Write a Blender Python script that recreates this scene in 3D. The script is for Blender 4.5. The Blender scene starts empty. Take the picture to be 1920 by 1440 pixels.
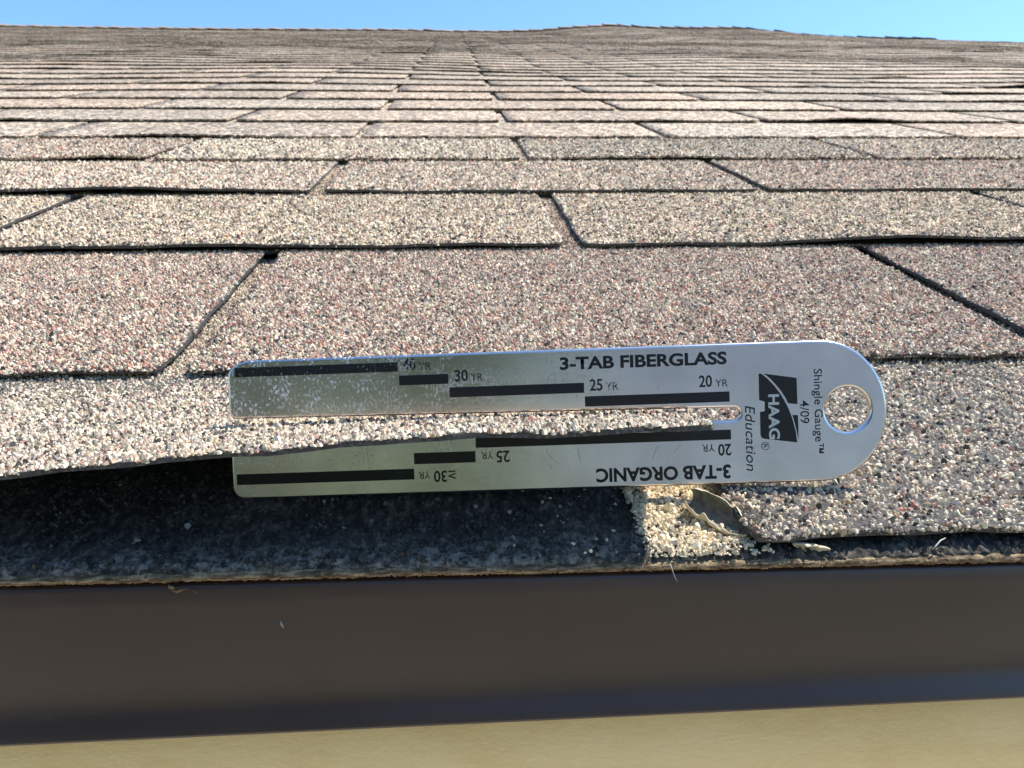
import bpy, bmesh, math, random
import numpy as np
from mathutils import Matrix, Vector

rng = np.random.default_rng(11)
random.seed(5)
SC = bpy.context.scene
COL = SC.collection
PITCH = math.radians(20.0)
CP, SP = math.cos(PITCH), math.sin(PITCH)

# ------------------------------------------------------------------ camera
# everything on the roof is described in roof coordinates: X along the eave, U up the slope, N out of the roof plane
ROOF_M = Matrix(((1, 0, 0, 0), (0, CP, -SP, 0), (0, SP, CP, 0), (0, 0, 0, 1)))
CAM_R = np.array([[0.9974353141, 0.0678875605, 0.0226731840],
                  [-0.0708976081, 0.8936913780, 0.4430454267],
                  [0.0098144442, -0.4435166288, 0.8962124060]])   # columns: right, forward, up (roof coordinates)
CAM_C = np.array([0.0938084531, -0.1250000757, 0.1035243863])
cam_d = bpy.data.cameras.new('camera')
cam = bpy.data.objects.new('camera', cam_d)
COL.objects.link(cam)
m = Matrix.Identity(4)
for i in range(3):
    m[i][0] = CAM_R[i, 0]; m[i][1] = CAM_R[i, 2]; m[i][2] = -CAM_R[i, 1]; m[i][3] = CAM_C[i]
cam.matrix_world = ROOF_M @ m
cam_d.sensor_width = 36.0
cam_d.lens = 25.95
cam_d.clip_start = 0.005
cam_d.clip_end = 2000.0
cam_d.dof.use_dof = True
cam_d.dof.focus_distance = 0.182
cam_d.dof.aperture_fstop = 25.95 / 0.45
SC.camera = cam

# ------------------------------------------------------------------ light
sun_roof = Vector((0.59, 1.0, 0.455)).normalized()      # (X, N, U)
sun_dir = ROOF_M.to_3x3() @ Vector((sun_roof[0], sun_roof[2], sun_roof[1]))
world = bpy.data.worlds.new("World")
SC.world = world
world.use_nodes = True
wn = world.node_tree
bg = wn.nodes['Background']
sky = wn.nodes.new('ShaderNodeTexSky')
sky.sky_type = 'NISHITA'
sky.sun_disc = False
sky.sun_elevation = math.asin(sun_dir.z)
sky.sun_rotation = math.atan2(sun_dir.x, sun_dir.y)
sky.air_density = 1.0
sky.dust_density = 0.6
sky.ozone_density = 1.5
grade = wn.nodes.new('ShaderNodeMix')          # clear dry air: a slightly purer blue over the whole dome
grade.data_type = 'RGBA'; grade.blend_type = 'MULTIPLY'
grade.inputs[0].default_value = 1.0
grade.inputs[7].default_value = (0.66, 0.90, 1.05, 1.0)
wn.links.new(sky.outputs[0], grade.inputs[6])
wn.links.new(grade.outputs[2], bg.inputs[0])
bg.inputs[1].default_value = 0.15
sun_l = bpy.data.lights.new('sun', 'SUN')
sun_l.energy = 4.6
sun_l.angle = math.radians(0.53)
sun_l.color = (1.0, 0.935, 0.84)
sun = bpy.data.objects.new('sun', sun_l)
COL.objects.link(sun)
sun.rotation_euler = sun_dir.to_track_quat('Z', 'Y').to_euler()
SC.view_settings.view_transform = 'Standard'
SC.view_settings.look = 'None'
SC.view_settings.gamma = 1.0
SC.view_settings.use_curve_mapping = False
SC.view_settings.exposure = 0.78

# ------------------------------------------------------------------ material helpers
def new_mat(name):
    mt = bpy.data.materials.new(name)
    mt.use_nodes = True
    nt = mt.node_tree
    return mt, nt, nt.nodes['Principled BSDF']

def N(nt, typ, **kw):
    n = nt.nodes.new(typ)
    for k, v in kw.items():
        if k.startswith('i_'):
            key = k[2:]
            key = int(key) if key.isdigit() else key.replace('_', ' ')
            n.inputs[key].default_value = v
        else:
            setattr(n, k, v)
    return n

def ramp(nt, stops, interp='LINEAR'):
    r = nt.nodes.new('ShaderNodeValToRGB')
    r.color_ramp.interpolation = interp
    el = r.color_ramp.elements
    while len(el) < len(stops):
        el.new(0.5)
    for e, (p, c) in zip(el, stops):
        e.position = p
        e.color = (c[0], c[1], c[2], 1.0) if len(c) == 3 else c
    return r

def mixc(nt, a, b, fac, mode='MIX'):
    n = nt.nodes.new('ShaderNodeMix')
    n.data_type = 'RGBA'; n.blend_type = mode
    for key, val in ((0, fac), (6, a), (7, b)):
        if isinstance(val, bpy.types.NodeSocket):
            nt.links.new(val, n.inputs[key])
        elif key == 0:
            n.inputs[0].default_value = val
        else:
            n.inputs[key].default_value = (val[0], val[1], val[2], 1.0)
    return n.outputs[2]

def objco(nt, scale=(1, 1, 1)):
    tc = nt.nodes.new('ShaderNodeTexCoord')
    mp = nt.nodes.new('ShaderNodeMapping')
    mp.inputs['Scale'].default_value = scale
    nt.links.new(tc.outputs['Object'], mp.inputs['Vector'])
    return mp.outputs[0]

def noise(nt, vec, scale, detail=4.0, rough=0.55):
    n = N(nt, 'ShaderNodeTexNoise', i_Scale=scale, i_Detail=detail, i_Roughness=rough)
    nt.links.new(vec, n.inputs['Vector'])
    return n.outputs['Fac']

def bump(nt, height, strength, dist, bsdf, prev=None):
    b = N(nt, 'ShaderNodeBump', i_Strength=strength, i_Distance=dist)
    nt.links.new(height, b.inputs['Height'])
    if prev is not None:
        nt.links.new(prev, b.inputs['Normal'])
    nt.links.new(b.outputs[0], bsdf.inputs['Normal'])
    return b.outputs[0]

# granule colours (linear albedo)
WHITE = np.array((0.74, 0.655, 0.52)); TAN = np.array((0.46, 0.37, 0.26)); PINK = np.array((0.46, 0.25, 0.19))
GREY = np.array((0.25, 0.23, 0.20)); DARK = np.array((0.065, 0.06, 0.053)); ROSE = np.array((0.52, 0.41, 0.345))

# loose mineral granules, coloured one by one through the mesh attribute
M_GRAN, nt, bs = new_mat('mineral_granule')
a = N(nt, 'ShaderNodeAttribute', attribute_name='col')
nt.links.new(a.outputs['Color'], bs.inputs['Base Color'])
bs.inputs['Roughness'].default_value = 0.62
bs.inputs['Specular IOR Level'].default_value = 0.45

# asphalt body of the shingles (cut edges and the bed under the granules)
M_ASPH, nt, bs = new_mat('asphalt_bed')
v = objco(nt)
n1 = noise(nt, v, 900.0, 5.0, 0.7)
r = ramp(nt, [(0.3, (0.022, 0.021, 0.020)), (0.54, (0.065, 0.061, 0.056)), (0.78, (0.24, 0.22, 0.20))])
nt.links.new(n1, r.inputs[0]); nt.links.new(r.outputs[0], bs.inputs['Base Color'])
bs.inputs['Roughness'].default_value = 0.85
bump(nt, n1, 0.7, 0.0006, bs)

# granule surface for the shingles further up the slope
M_TAB, nt, bs = new_mat('granule_surface')
v = objco(nt)
vo = N(nt, 'ShaderNodeTexVoronoi', i_Scale=720.0, i_Randomness=1.0)
nt.links.new(v, vo.inputs['Vector'])
sep = N(nt, 'ShaderNodeSeparateColor'); nt.links.new(vo.outputs['Color'], sep.inputs[0])
r = ramp(nt, [(0.0, WHITE), (0.44, TAN), (0.60, ROSE), (0.72, PINK), (0.79, GREY), (0.92, DARK)], 'CONSTANT')
nt.links.new(sep.outputs[0], r.inputs[0])
a = N(nt, 'ShaderNodeAttribute', attribute_name='col')
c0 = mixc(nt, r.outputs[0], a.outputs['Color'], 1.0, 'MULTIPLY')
mo = noise(nt, v, 130.0, 8.0, 0.78)
r2 = ramp(nt, [(0.36, (0.60, 0.60, 0.61)), (0.5, (0.95, 0.94, 0.92)), (0.64, (1.25, 1.23, 1.19))])
nt.links.new(mo, r2.inputs[0])
c1 = mixc(nt, c0, r2.outputs[0], 1.0, 'MULTIPLY')
mo2 = noise(nt, v, 3.2, 4.0)
r3 = ramp(nt, [(0.3, (0.90, 0.885, 0.87)), (0.7, (1.30, 1.275, 1.25))])
nt.links.new(mo2, r3.inputs[0])
c1 = mixc(nt, c1, r3.outputs[0], 1.0, 'MULTIPLY')
mr = N(nt, 'ShaderNodeMapRange', i_1=0.50, i_2=0.80)
nt.links.new(vo.outputs['Distance'], mr.inputs[0])
vo2 = N(nt, 'ShaderNodeTexVoronoi', i_Scale=260.0, i_Randomness=1.0)
nt.links.new(v, vo2.inputs['Vector'])
sep2 = N(nt, 'ShaderNodeSeparateColor'); nt.links.new(vo2.outputs['Color'], sep2.inputs[0])
r4 = ramp(nt, [(0.0, (0.12, 0.12, 0.125)), (0.3, (0.58, 0.575, 0.57)), (0.7, (0.98, 0.97, 0.945)), (1.0, (1.6, 1.56, 1.48))])
nt.links.new(sep2.outputs[1], r4.inputs[0])
c1 = mixc(nt, c1, r4.outputs[0], 1.0, 'MULTIPLY')
c2 = mixc(nt, c1, (0.045, 0.043, 0.04), mr.outputs[0])
nt.links.new(c2, bs.inputs['Base Color'])
bs.inputs['Roughness'].default_value = 0.8
bs.inputs['Specular IOR Level'].default_value = 0.3
inv = N(nt, 'ShaderNodeMath', operation='SUBTRACT', i_0=1.0)
nt.links.new(vo.outputs['Distance'], inv.inputs[1])
bump(nt, inv.outputs[0], 0.55, 0.0009, bs)

def simple_mat(name, stops, scale, rough=0.8, bstr=0.0, bdist=0.001, stretch=(1, 1, 1), metallic=0.0, detail=5.0):
    mt, nt, bs = new_mat(name)
    v = objco(nt, stretch)
    n1 = noise(nt, v, scale, detail, 0.6)
    r = ramp(nt, stops)
    nt.links.new(n1, r.inputs[0]); nt.links.new(r.outputs[0], bs.inputs['Base Color'])
    bs.inputs['Roughness'].default_value = rough
    bs.inputs['Metallic'].default_value = metallic
    if bstr:
        bump(nt, n1, bstr, bdist, bs)
    return mt

# starter strip: black asphalt with pale dust caught in its pores
M_START, nt, bs = new_mat('dusty_asphalt')
v = objco(nt, (1, 0.45, 1))
nA = noise(nt, v, 520.0, 7.0, 0.72)
nB = noise(nt, v, 70.0, 3.0)
rA = ramp(nt, [(0.38, (0.014, 0.0125, 0.011)), (0.52, (0.055, 0.049, 0.042)), (0.70, (0.34, 0.29, 0.235))])
nt.links.new(nA, rA.inputs[0])
rB = ramp(nt, [(0.35, (0.35, 0.35, 0.36)), (0.65, (1.2, 1.2, 1.2))])
nt.links.new(nB, rB.inputs[0])
nt.links.new(mixc(nt, rA.outputs[0], rB.outputs[0], 1.0, 'MULTIPLY'), bs.inputs['Base Color'])
bs.inputs['Roughness'].default_value = 0.8
bump(nt, nA, 0.9, 0.0012, bs)
# paler front lip: some dust, plus the sky light there painted into the colour
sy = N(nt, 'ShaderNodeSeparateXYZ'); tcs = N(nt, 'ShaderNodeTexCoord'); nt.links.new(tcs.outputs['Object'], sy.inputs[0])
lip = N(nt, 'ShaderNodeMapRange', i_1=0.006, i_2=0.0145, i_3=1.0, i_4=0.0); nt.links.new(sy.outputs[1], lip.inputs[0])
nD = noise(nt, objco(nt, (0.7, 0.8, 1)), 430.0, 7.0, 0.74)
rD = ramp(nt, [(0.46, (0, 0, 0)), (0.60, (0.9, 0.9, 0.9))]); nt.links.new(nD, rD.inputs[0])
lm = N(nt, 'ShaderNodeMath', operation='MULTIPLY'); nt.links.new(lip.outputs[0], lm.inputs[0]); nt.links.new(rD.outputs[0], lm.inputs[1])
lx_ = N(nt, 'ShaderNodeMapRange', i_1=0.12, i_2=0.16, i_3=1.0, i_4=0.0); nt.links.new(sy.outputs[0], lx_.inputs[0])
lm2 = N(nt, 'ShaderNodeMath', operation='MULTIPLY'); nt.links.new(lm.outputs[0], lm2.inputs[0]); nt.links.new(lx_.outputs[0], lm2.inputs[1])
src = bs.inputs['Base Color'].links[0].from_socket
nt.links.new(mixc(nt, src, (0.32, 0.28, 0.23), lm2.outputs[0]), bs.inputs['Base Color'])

M_FELT = simple_mat('fibrous_felt_edge', [(0.30, (0.03, 0.02, 0.013)), (0.47, (0.13, 0.085, 0.048)), (0.68, (0.44, 0.33, 0.19))],
                    1100.0, 0.9, 0.9, 0.0008, (0.22, 1, 1.6))
M_DECK = simple_mat('plywood', [(0.3, (0.25, 0.17, 0.1)), (0.7, (0.36, 0.26, 0.16))], 9.0, 0.8, 0.1, 0.001, (0.2, 1, 1))

# brown coated metal of the drip edge
M_DRIP, nt, bs = new_mat('brown_coated_metal')
v = objco(nt)
nA = noise(nt, v, 22.0, 4.0); nB = noise(nt, v, 2600.0, 2.0)
rA = ramp(nt, [(0.3, (0.043, 0.0240, 0.0195)), (0.7, (0.056, 0.0330, 0.0270))])
nt.links.new(nA, rA.inputs[0])
nC = noise(nt, v, 480.0, 3.0, 0.6)
rC = ramp(nt, [(0.70, (0, 0, 0)), (0.76, (0.5, 0.5, 0.5))])
nt.links.new(nC, rC.inputs[0])
nt.links.new(mixc(nt, rA.outputs[0], (0.09, 0.08, 0.07), rC.outputs[0]), bs.inputs['Base Color'])
bs.inputs['Roughness'].default_value = 0.34
bs.inputs['Specular IOR Level'].default_value = 0.62
bump(nt, nB, 0.06, 0.0003, bs)

# painted fascia board
M_FASC, nt, bs = new_mat('yellow_beige_paint')
v = objco(nt, (1, 1, 1))
nA = noise(nt, objco(nt, (0.5, 1, 1)), 60.0, 9.0, 0.72); nB = noise(nt, objco(nt, (0.6, 1, 1)), 620.0, 6.0, 0.7)
rA = ramp(nt, [(0.25, (0.79, 0.54, 0.23)), (0.5, (0.88, 0.645, 0.305)), (0.75, (0.90, 0.70, 0.36))])
nt.links.new(nA, rA.inputs[0])
nC = noise(nt, v, 210.0, 2.0)
rC = ramp(nt, [(0.76, (0, 0, 0)), (0.79, (0.8, 0.8, 0.8))])
nt.links.new(nC, rC.inputs[0])
nt.links.new(mixc(nt, rA.outputs[0], (0.12, 0.08, 0.05), rC.outputs[0]), bs.inputs['Base Color'])
bs.inputs['Roughness'].default_value = 0.6
bump(nt, nB, 0.45, 0.0006, bs)

# ------------------------------------------------------------------ object helpers
def tag(o, label=None, cat=None, group=None, kind=None):
    if label: o['label'] = label
    if cat: o['category'] = cat
    if group: o['group'] = group
    if kind: o['kind'] = kind
    return o

def link(name, me, mats, parent=None):
    o = bpy.data.objects.new(name, me)
    for mt in mats:
        me.materials.append(mt)
    COL.objects.link(o)
    if parent is not None:
        o.parent = parent
    return o

def empty(name, loc):
    o = bpy.data.objects.new(name, None)
    o.empty_display_size = 0.02
    COL.objects.link(o)
    o.location = loc
    return o

def np_mesh(name, verts, tris_quads, cols=None, mat=None, smooth=None):
    """tris_quads: list of (k,n) int arrays"""
    me = bpy.data.meshes.new(name)
    verts = np.asarray(verts, np.float32)
    loops = np.concatenate([f.ravel() for f in tris_quads]).astype(np.int32)
    sizes = np.concatenate([np.full(len(f), f.shape[1], np.int32) for f in tris_quads])
    starts = np.concatenate([[0], np.cumsum(sizes)[:-1]]).astype(np.int32)
    me.vertices.add(len(verts)); me.vertices.foreach_set('co', verts.ravel())
    me.loops.add(len(loops)); me.loops.foreach_set('vertex_index', loops)
    me.polygons.add(len(sizes)); me.polygons.foreach_set('loop_start', starts)
    me.polygons.foreach_set('loop_total', sizes)
    if mat is not None:
        me.polygons.foreach_set('material_index', np.asarray(mat, np.int32))
    me.polygons.foreach_set('use_smooth', np.zeros(len(sizes), bool) if smooth is None else np.asarray(smooth, bool))
    me.update(calc_edges=True)
    if cols is not None:
        at = me.color_attributes.new('col', 'FLOAT_COLOR', 'POINT')
        c = np.ones((len(verts), 4), np.float32); c[:, :3] = cols
        at.data.foreach_set('color', c.ravel())
    me.validate()
    return me

def fbm(x, y, seed=0):
    h = np.zeros_like(x); a_ = 1.0
    r_ = np.random.default_rng(seed)
    for o_ in range(4):
        for _ in range(3):
            k1, k2, p1 = r_.normal(0, 1), r_.normal(0, 1), r_.uniform(0, 6.28)
            h += a_ * np.sin((k1 * x + k2 * y) * 2.2 ** o_ + p1)
        a_ *= 0.55
    return h / 4

def prism(bm, pts, y0, y1):
    """closed polygon pts (x,z) extruded from y0 to y1"""
    f = [bm.verts.new((p[0], y0, p[1])) for p in pts]
    b = [bm.verts.new((p[0], y1, p[1])) for p in pts]
    n = len(pts)
    bm.faces.new(f); bm.faces.new(b[::-1])
    for i in range(n):
        bm.faces.new((f[i], b[i], b[(i + 1) % n], f[(i + 1) % n]))
    bmesh.ops.recalc_face_normals(bm, faces=bm.faces)

def bm_mesh(name, bm):
    me = bpy.data.meshes.new(name)
    bm.to_mesh(me); bm.free()
    return me

def box_mesh(name, lo, hi, bevel=0.0):
    bm = bmesh.new()
    prism(bm, [(lo[0], lo[2]), (hi[0], lo[2]), (hi[0], hi[2]), (lo[0], hi[2])], lo[1], hi[1])
    if bevel:
        bmesh.ops.bevel(bm, geom=bm.edges[:], offset=bevel, segments=2, affect='EDGES')
    return bm_mesh(name, bm)

# ------------------------------------------------------------------ ground and house
GZ = -2.55
def sheet(name, x0, x1, y0, y1, z, mt):
    me = bpy.data.meshes.new(name)
    me.from_pydata([(x0, y0, z), (x1, y0, z), (x1, y1, z), (x0, y1, z)], [], [(0, 1, 2, 3)])
    return tag(link(name, me, [mt]), kind='structure')
M_LAWN = simple_mat('lawn', [(0.3, (0.05, 0.075, 0.018)), (0.7, (0.11, 0.13, 0.045))], 6.0, 0.9, 0.6, 0.03)
M_PATIO = simple_mat('pale_concrete', [(0.3, (0.44, 0.37, 0.29)), (0.7, (0.54, 0.46, 0.37))], 5.0, 0.85, 0.2, 0.004)
sheet('ground', -900, 900, -900, 900, GZ, M_LAWN)
sheet('patio', -7, 7, -4.8, 0.35, GZ + 0.02, M_PATIO)

# what stands behind the camera (it shows only as the reflections in the gauge)
M_BARK = simple_mat('bark', [(0.3, (0.06, 0.045, 0.03)), (0.7, (0.14, 0.11, 0.08))], 14.0, 0.9, 0.6, 0.02, (1, 1, 0.25))
M_LEAVES = simple_mat('foliage', [(0.3, (0.07, 0.085, 0.022)), (0.7, (0.12, 0.13, 0.045))], 1.3, 0.7)
def tree(x, y, h, rad, lab):
    t = empty('tree', (x, y, GZ))
    tag(t, lab, 'tree', 'trees across the lawn')
    bm = bmesh.new()
    rings = []
    for i in range(7):
        z = h * 0.62 * i / 6; rr = 0.05 * h * (1 - 0.75 * i / 6) + 0.02
        rings.append([bm.verts.new((rr * math.cos(a_ * 0.785) + 0.1 * math.sin(i), rr * math.sin(a_ * 0.785), z)) for a_ in range(8)])
    for i in range(6):
        for a_ in range(8):
            bm.faces.new((rings[i][a_], rings[i][(a_ + 1) % 8], rings[i + 1][(a_ + 1) % 8], rings[i + 1][a_]))
    link('trunk', bm_mesh('trunk', bm), [M_BARK], t)
    n_ = 9000
    cl = rng.normal(0, 1, (26, 3)); cl /= np.linalg.norm(cl, axis=1)[:, None]
    cl = cl * rng.uniform(0.25, 0.85, (26, 1)) * np.array((rad, rad, h * 0.36)) + np.array((0, 0, h * 0.62))
    c = cl[rng.integers(0, 26, n_)] + rng.normal(0, 1, (n_, 3)) * rad * 0.17
    a1 = rng.normal(0, 1, (n_, 3)); a1 /= np.linalg.norm(a1, axis=1)[:, None]
    a2 = np.cross(a1, rng.normal(0, 1, (n_, 3))); a2 /= np.linalg.norm(a2, axis=1)[:, None]
    sz = rng.uniform(0.10, 0.22, (n_, 1))
    V = np.stack([c - a1 * sz, c - a2 * sz * 0.5, c + a1 * sz, c + a2 * sz * 0.5], 1).reshape(-1, 3)
    link('crown', np_mesh('crown', V, [np.arange(n_ * 4).reshape(-1, 4)]), [M_LEAVES], t)
tree(-8.5, -10.5, 9.5, 3.0, 'broad green tree at the far corner of the lawn, farthest from the garage')
tree(-5.2, -9.5, 10.5, 3.0, 'tallest green tree of the group across the lawn')
tree(-2.2, -11.5, 8.0, 2.4, 'smaller green tree nearest to the garage across the lawn')
tree(-3.9, -8.6, 9.0, 2.6, 'dense green tree standing in front of the others across the lawn')
tree(-7.4, -7.6, 8.5, 2.6, 'green tree standing closest to the patio')
M_SIDING = simple_mat('grey_siding', [(0.3, (0.78, 0.69, 0.72)), (0.7, (0.84, 0.75, 0.78))], 2.0, 0.8)
M_DARKROOF = simple_mat('dark_roofing', [(0.3, (0.10, 0.09, 0.085)), (0.7, (0.16, 0.15, 0.14))], 9.0, 0.9)
M_WHITE = simple_mat('white_paint', [(0.3, (0.72, 0.72, 0.70)), (0.7, (0.78, 0.78, 0.76))], 3.0, 0.5)
gar = empty('garage', (3.6, -15.0, GZ))
tag(gar, 'tall grey sided garage with a white door across the lawn', 'garage')
link('wall', box_mesh('wall', (-4, -3, 0), (4, 3, 5.2)), [M_SIDING], gar)
bm = bmesh.new(); prism(bm, [(-4.4, 5.203), (4.4, 5.203), (0, 7.6)], -3.3, 3.3)
link('roof', bm_mesh('roof', bm), [M_DARKROOF], gar)
link('door', box_mesh('door', (-2.2, 3.003, 0), (0.6, 3.05, 2.2)), [M_WHITE], gar)
link('window', box_mesh('window', (1.6, 3.003, 1.0), (2.7, 3.04, 1.9)), [M_WHITE], gar)

house = empty('house', (0, 3.2, GZ))
tag(house, 'house with a weathered three tab shingle roof, brown metal drip edge and beige fascia', 'house')
HOFF = Vector((0, -3.2, -GZ))
def part(name, me, mats, parent=None, roofspace=False):
    o = link(name, me, mats, house if parent is None else parent)
    if parent is None:
        o.matrix_local = Matrix.Translation(HOFF) @ (ROOF_M if roofspace else Matrix.Identity(4))
    return o

TT = 0.0034          # course height, butt to butt
TB = 0.0015          # tab thickness: it does not lie quite flat, a dark slit stays open under the butt
W = 0.305            # tab width
KSK = -0.0027
URIDGE = 6.85
SIL = [(-6.5, 0.004), (-3.60, .005), (-2.76, .001), (-1.90, -.004), (-0.85, .002), (0.45, .001), (0.77, .012), (1.14, .040), (1.46, .060), (1.70, .046),
       (2.07, .044), (2.55, .049), (2.74, .030), (3.13, -.001), (3.62, -.022), (4.11, -.023), (4.28, -.025), (4.39, -.055), (4.62, -.075),
       (4.88, -.090), (5.24, -.109), (6.5, -.16)]
SX = np.array([p[0] for p in SIL]); SN = np.array([p[1] for p in SIL])

def sag(X, U):
    """how far the old decking bulges or sinks away from the plane, growing towards the ridge"""
    X = np.asarray(X, float); U = np.asarray(U, float)
    w = np.clip((U - 1.6) / (URIDGE - 1.6), 0, 1) ** 1.7
    h = np.interp(X, SX, SN) * w
    w2 = np.clip((U - 0.75) / 1.0, 0, 1) * (1 - 0.6 * np.clip((U - 4) / 3, 0, 1))
    h = h + w2 * (0.0022 * np.sin(4.1 * X + 1.3 * U + 0.6) + 0.0016 * np.sin(7.7 * X - 2.1 * U) + 0.0014 * np.sin(2.2 * X + 5.3 * U))
    return h

def eave_u(X):
    return 0.0049 - 0.0247 * np.clip(X, -0.4, 0.6)

# roof deck (front and back slope)
bm = bmesh.new()
gx = np.linspace(-6, 6, 61); gu = np.concatenate([[0.02], np.linspace(0.5, URIDGE, 15)])
grid = [[bm.verts.new((x, u, float(sag(x, u)) - 0.0135)) for u in gu] for x in gx]
for i in range(len(gx) - 1):
    for j in range(len(gu) - 1):
        bm.faces.new((grid[i][j], grid[i + 1][j], grid[i + 1][j + 1], grid[i][j + 1]))
back_dir = Vector((0, math.cos(-2 * PITCH), math.sin(-2 * PITCH)))
back = [bm.verts.new(Vector((x, URIDGE, float(sag(x, URIDGE)) - 0.0135)) + back_dir * 6.8) for x in gx]
for i in range(len(gx) - 1):
    bm.faces.new((grid[i][-1], grid[i + 1][-1], back[i + 1], back[i]))
roof = part('roof', bm_mesh('roof', bm), [M_DECK], roofspace=True)

# ------------------------------------------------------------------ shingle tabs
def row_u(n):
    return [0.0033, 0.1002, 0.2453, 0.3793][n] if n < 4 else n * 0.127
NROW = int(URIDGE / 0.127)
row_j = rng.normal(0, 0.0013, NROW + 3); row_j[:4] = 0
slot_j = rng.normal(0, 0.0025, NROW + 3); slot_j[:4] = 0

LIFTS = {  # hand placed curls: (row, slot index) -> list of (x, amplitude, width)
    (0, 1): [(0.17, 0.0012, 0.11)], (1, 0): [(0.06, 0.0003, 0.05)],
    (2, 0): [(-0.05, 0.0016, 0.09), (0.12, 0.0008, 0.04)],
    (2, 1): [(0.335, 0.0032, 0.055), (0.45, 0.002, 0.05)],
    (3, 0): [(0.0, 0.0005, 0.05)], (3, -1): [(-0.13, 0.003, 0.09)],
    (4, 1): [(0.26, 0.0016, 0.06)], (5, -1): [(-0.18, 0.002, 0.06)],
}
LE_X = np.array([-0.1525, -0.06, -0.001, 0.0206, 0.0467, 0.0918, 0.131, 0.150])
LE_N = np.array([0.0135, 0.0168, 0.0186, 0.0203, 0.0227, 0.0251, 0.0258, 0.0259])

class Tab:
    def __init__(s, n, k):
        s.n, s.k = n, k
        half = 0.5 if n % 2 == 0 else 0.0
        s.x0 = (k - half) * W + slot_j[n]; s.x1 = s.x0 + W      # slot centre to slot centre
        s.u0 = row_u(n) + row_j[n] + (rng.normal(0, 0.0011) if n > 3 else 0)
        s.E = row_u(n + 1) + row_j[n + 1] - row_u(n) - row_j[n]
        s.g0 = 0.0033 + abs(rng.normal(0, 0.0008)); s.g1 = 0.0033 + abs(rng.normal(0, 0.0008))
        s.lifts = LIFTS.get((n, k))
        if s.lifts is None:
            s.lifts = []
            if n > 3:
                for _ in range(rng.integers(0, 3)):
                    s.lifts.append((rng.uniform(s.x0, s.x1), abs(rng.normal(0, 0.0011)), rng.uniform(0.03, 0.08)))
            elif n == 1 and k != 0:
                s.lifts = [(s.x0 + 0.1, 0.0005, 0.05)]
        s.ph = rng.uniform(0, 6.28, 4)
        s.lifted = (n == 0 and k == 0)
        t = rng.normal(0, 1)
        s.tone = np.clip(1 + 0.07 * t, 0.82, 1.16)
        s.red = np.clip(rng.normal(0.35, 0.28), 0, 1)
        if n == 0: s.red, s.tone = 0.12, 0.90
        if n == 1: s.red, s.tone = 0.85, 0.95
        if n == 2: s.red, s.tone = 0.08, 1.04
        if n == 3: s.red, s.tone = (0.35 if k != 1 else 0.6), 0.98

    def tint(s):
        c = np.array((1.0, 1.0, 1.0)) * (1 - s.red) + np.array((1.0, 0.915, 0.875)) * s.red
        return c * s.tone

    def edge_j(s, x):
        return 0.0005 * np.sin(95 * x + s.ph[0]) + 0.0004 * np.sin(211 * x + s.ph[1]) + 0.0002 * np.sin(510 * x + s.ph[2])

    def place(s, x, v):
        """(x, v = distance up from the butt) -> roof coordinates on the tab's upper face"""
        x = np.asarray(x, float); v = np.asarray(v, float)
        U = s.u0 + KSK * (x - 0.15) + v + s.edge_j(x) * np.clip(1 - v / 0.03, 0, 1)
        Nn = -TT * v / s.E - (0.0003 if s.n < 4 else (0.0004 if s.n < 16 else 0.0007)) * np.clip(1 - v / 0.002, 0, 1) ** 1.5      # worn, rounded lip
        f = np.clip(1 - v / s.E, 0, 1)
        for (cx, am, wd) in s.lifts:
            Nn = Nn + am * np.exp(-((x - cx) / wd) ** 2) * f ** 1.6
        Nn = Nn + 0.00025 * np.sin(60 * x + s.ph[3]) * f
        if s.lifted:
            le = np.interp(x, LE_X, LE_N)
            w = np.clip((s.E - v) / s.E, 0, 1)
            Nn = -TT + (le + TT) * w ** 1.35
            Nn = np.where(v > s.E, -TT * v / s.E, Nn)
            U = U + 0.0062 * w ** 1.2
        return U, Nn + sag(x, U)

    def edges(s, v):
        """left and right cut at height v"""
        v = np.asarray(v, float)
        a = s.x0 + s.g0 + 0.0006 * np.sin(130 * v + s.ph[1]) + 0.0003 * np.sin(330 * v + s.ph[2])
        b = s.x1 - s.g1 + 0.0006 * np.sin(120 * v + s.ph[2]) + 0.0003 * np.sin(300 * v + s.ph[0])
        r = 0.0018 * np.clip(1 - v / 0.005, 0, 1) ** 2
        wide = v > s.E + 0.003
        return np.where(wide, s.x0, a + r), np.where(wide, s.x1, b - r)

    def mesh_arrays(s, nx, vs):
        vs = np.asarray(vs)
        A, B = s.edges(vs)
        t = np.linspace(0, 1, nx)
        X = A[:, None] + (B - A)[:, None] * t[None, :]
        V = np.repeat(vs[:, None], nx, 1)
        U, Nn = s.place(X, V)
        if s.lifted:      # surface normal leans, keep the thickness square to it
            dU = np.gradient(Nn, axis=0) / np.maximum(np.gradient(U, axis=0), 1e-6)
            l = np.sqrt(1 + dU ** 2); bu, bn = 0.0012 * dU / l, -0.0012 / l
        else:
            bu, bn = 0.0, -TB
        top = np.stack([X, U, Nn], -1).reshape(-1, 3)
        bot = np.stack([X, U + bu, Nn + bn], -1).reshape(-1, 3)
        nv = len(vs)
        idx = np.arange(nv * nx).reshape(nv, nx)
        q = np.stack([idx[:-1, :-1], idx[:-1, 1:], idx[1:, 1:], idx[1:, :-1]], -1).reshape(-1, 4)
        M = nv * nx
        ring = np.concatenate([idx[0, :], idx[1:, -1], idx[-1, -2::-1], idx[-2:0:-1, 0]])
        nxt = np.roll(ring, -1)
        skirt = np.stack([ring, ring + M, nxt + M, nxt], -1)
        if s.lifted:
            under = q[:, ::-1] + M
        else:
            under = np.zeros((0, 4), int)
        faces = np.concatenate([q, skirt, under])
        return np.concatenate([top, bot]), faces, len(q)

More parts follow.
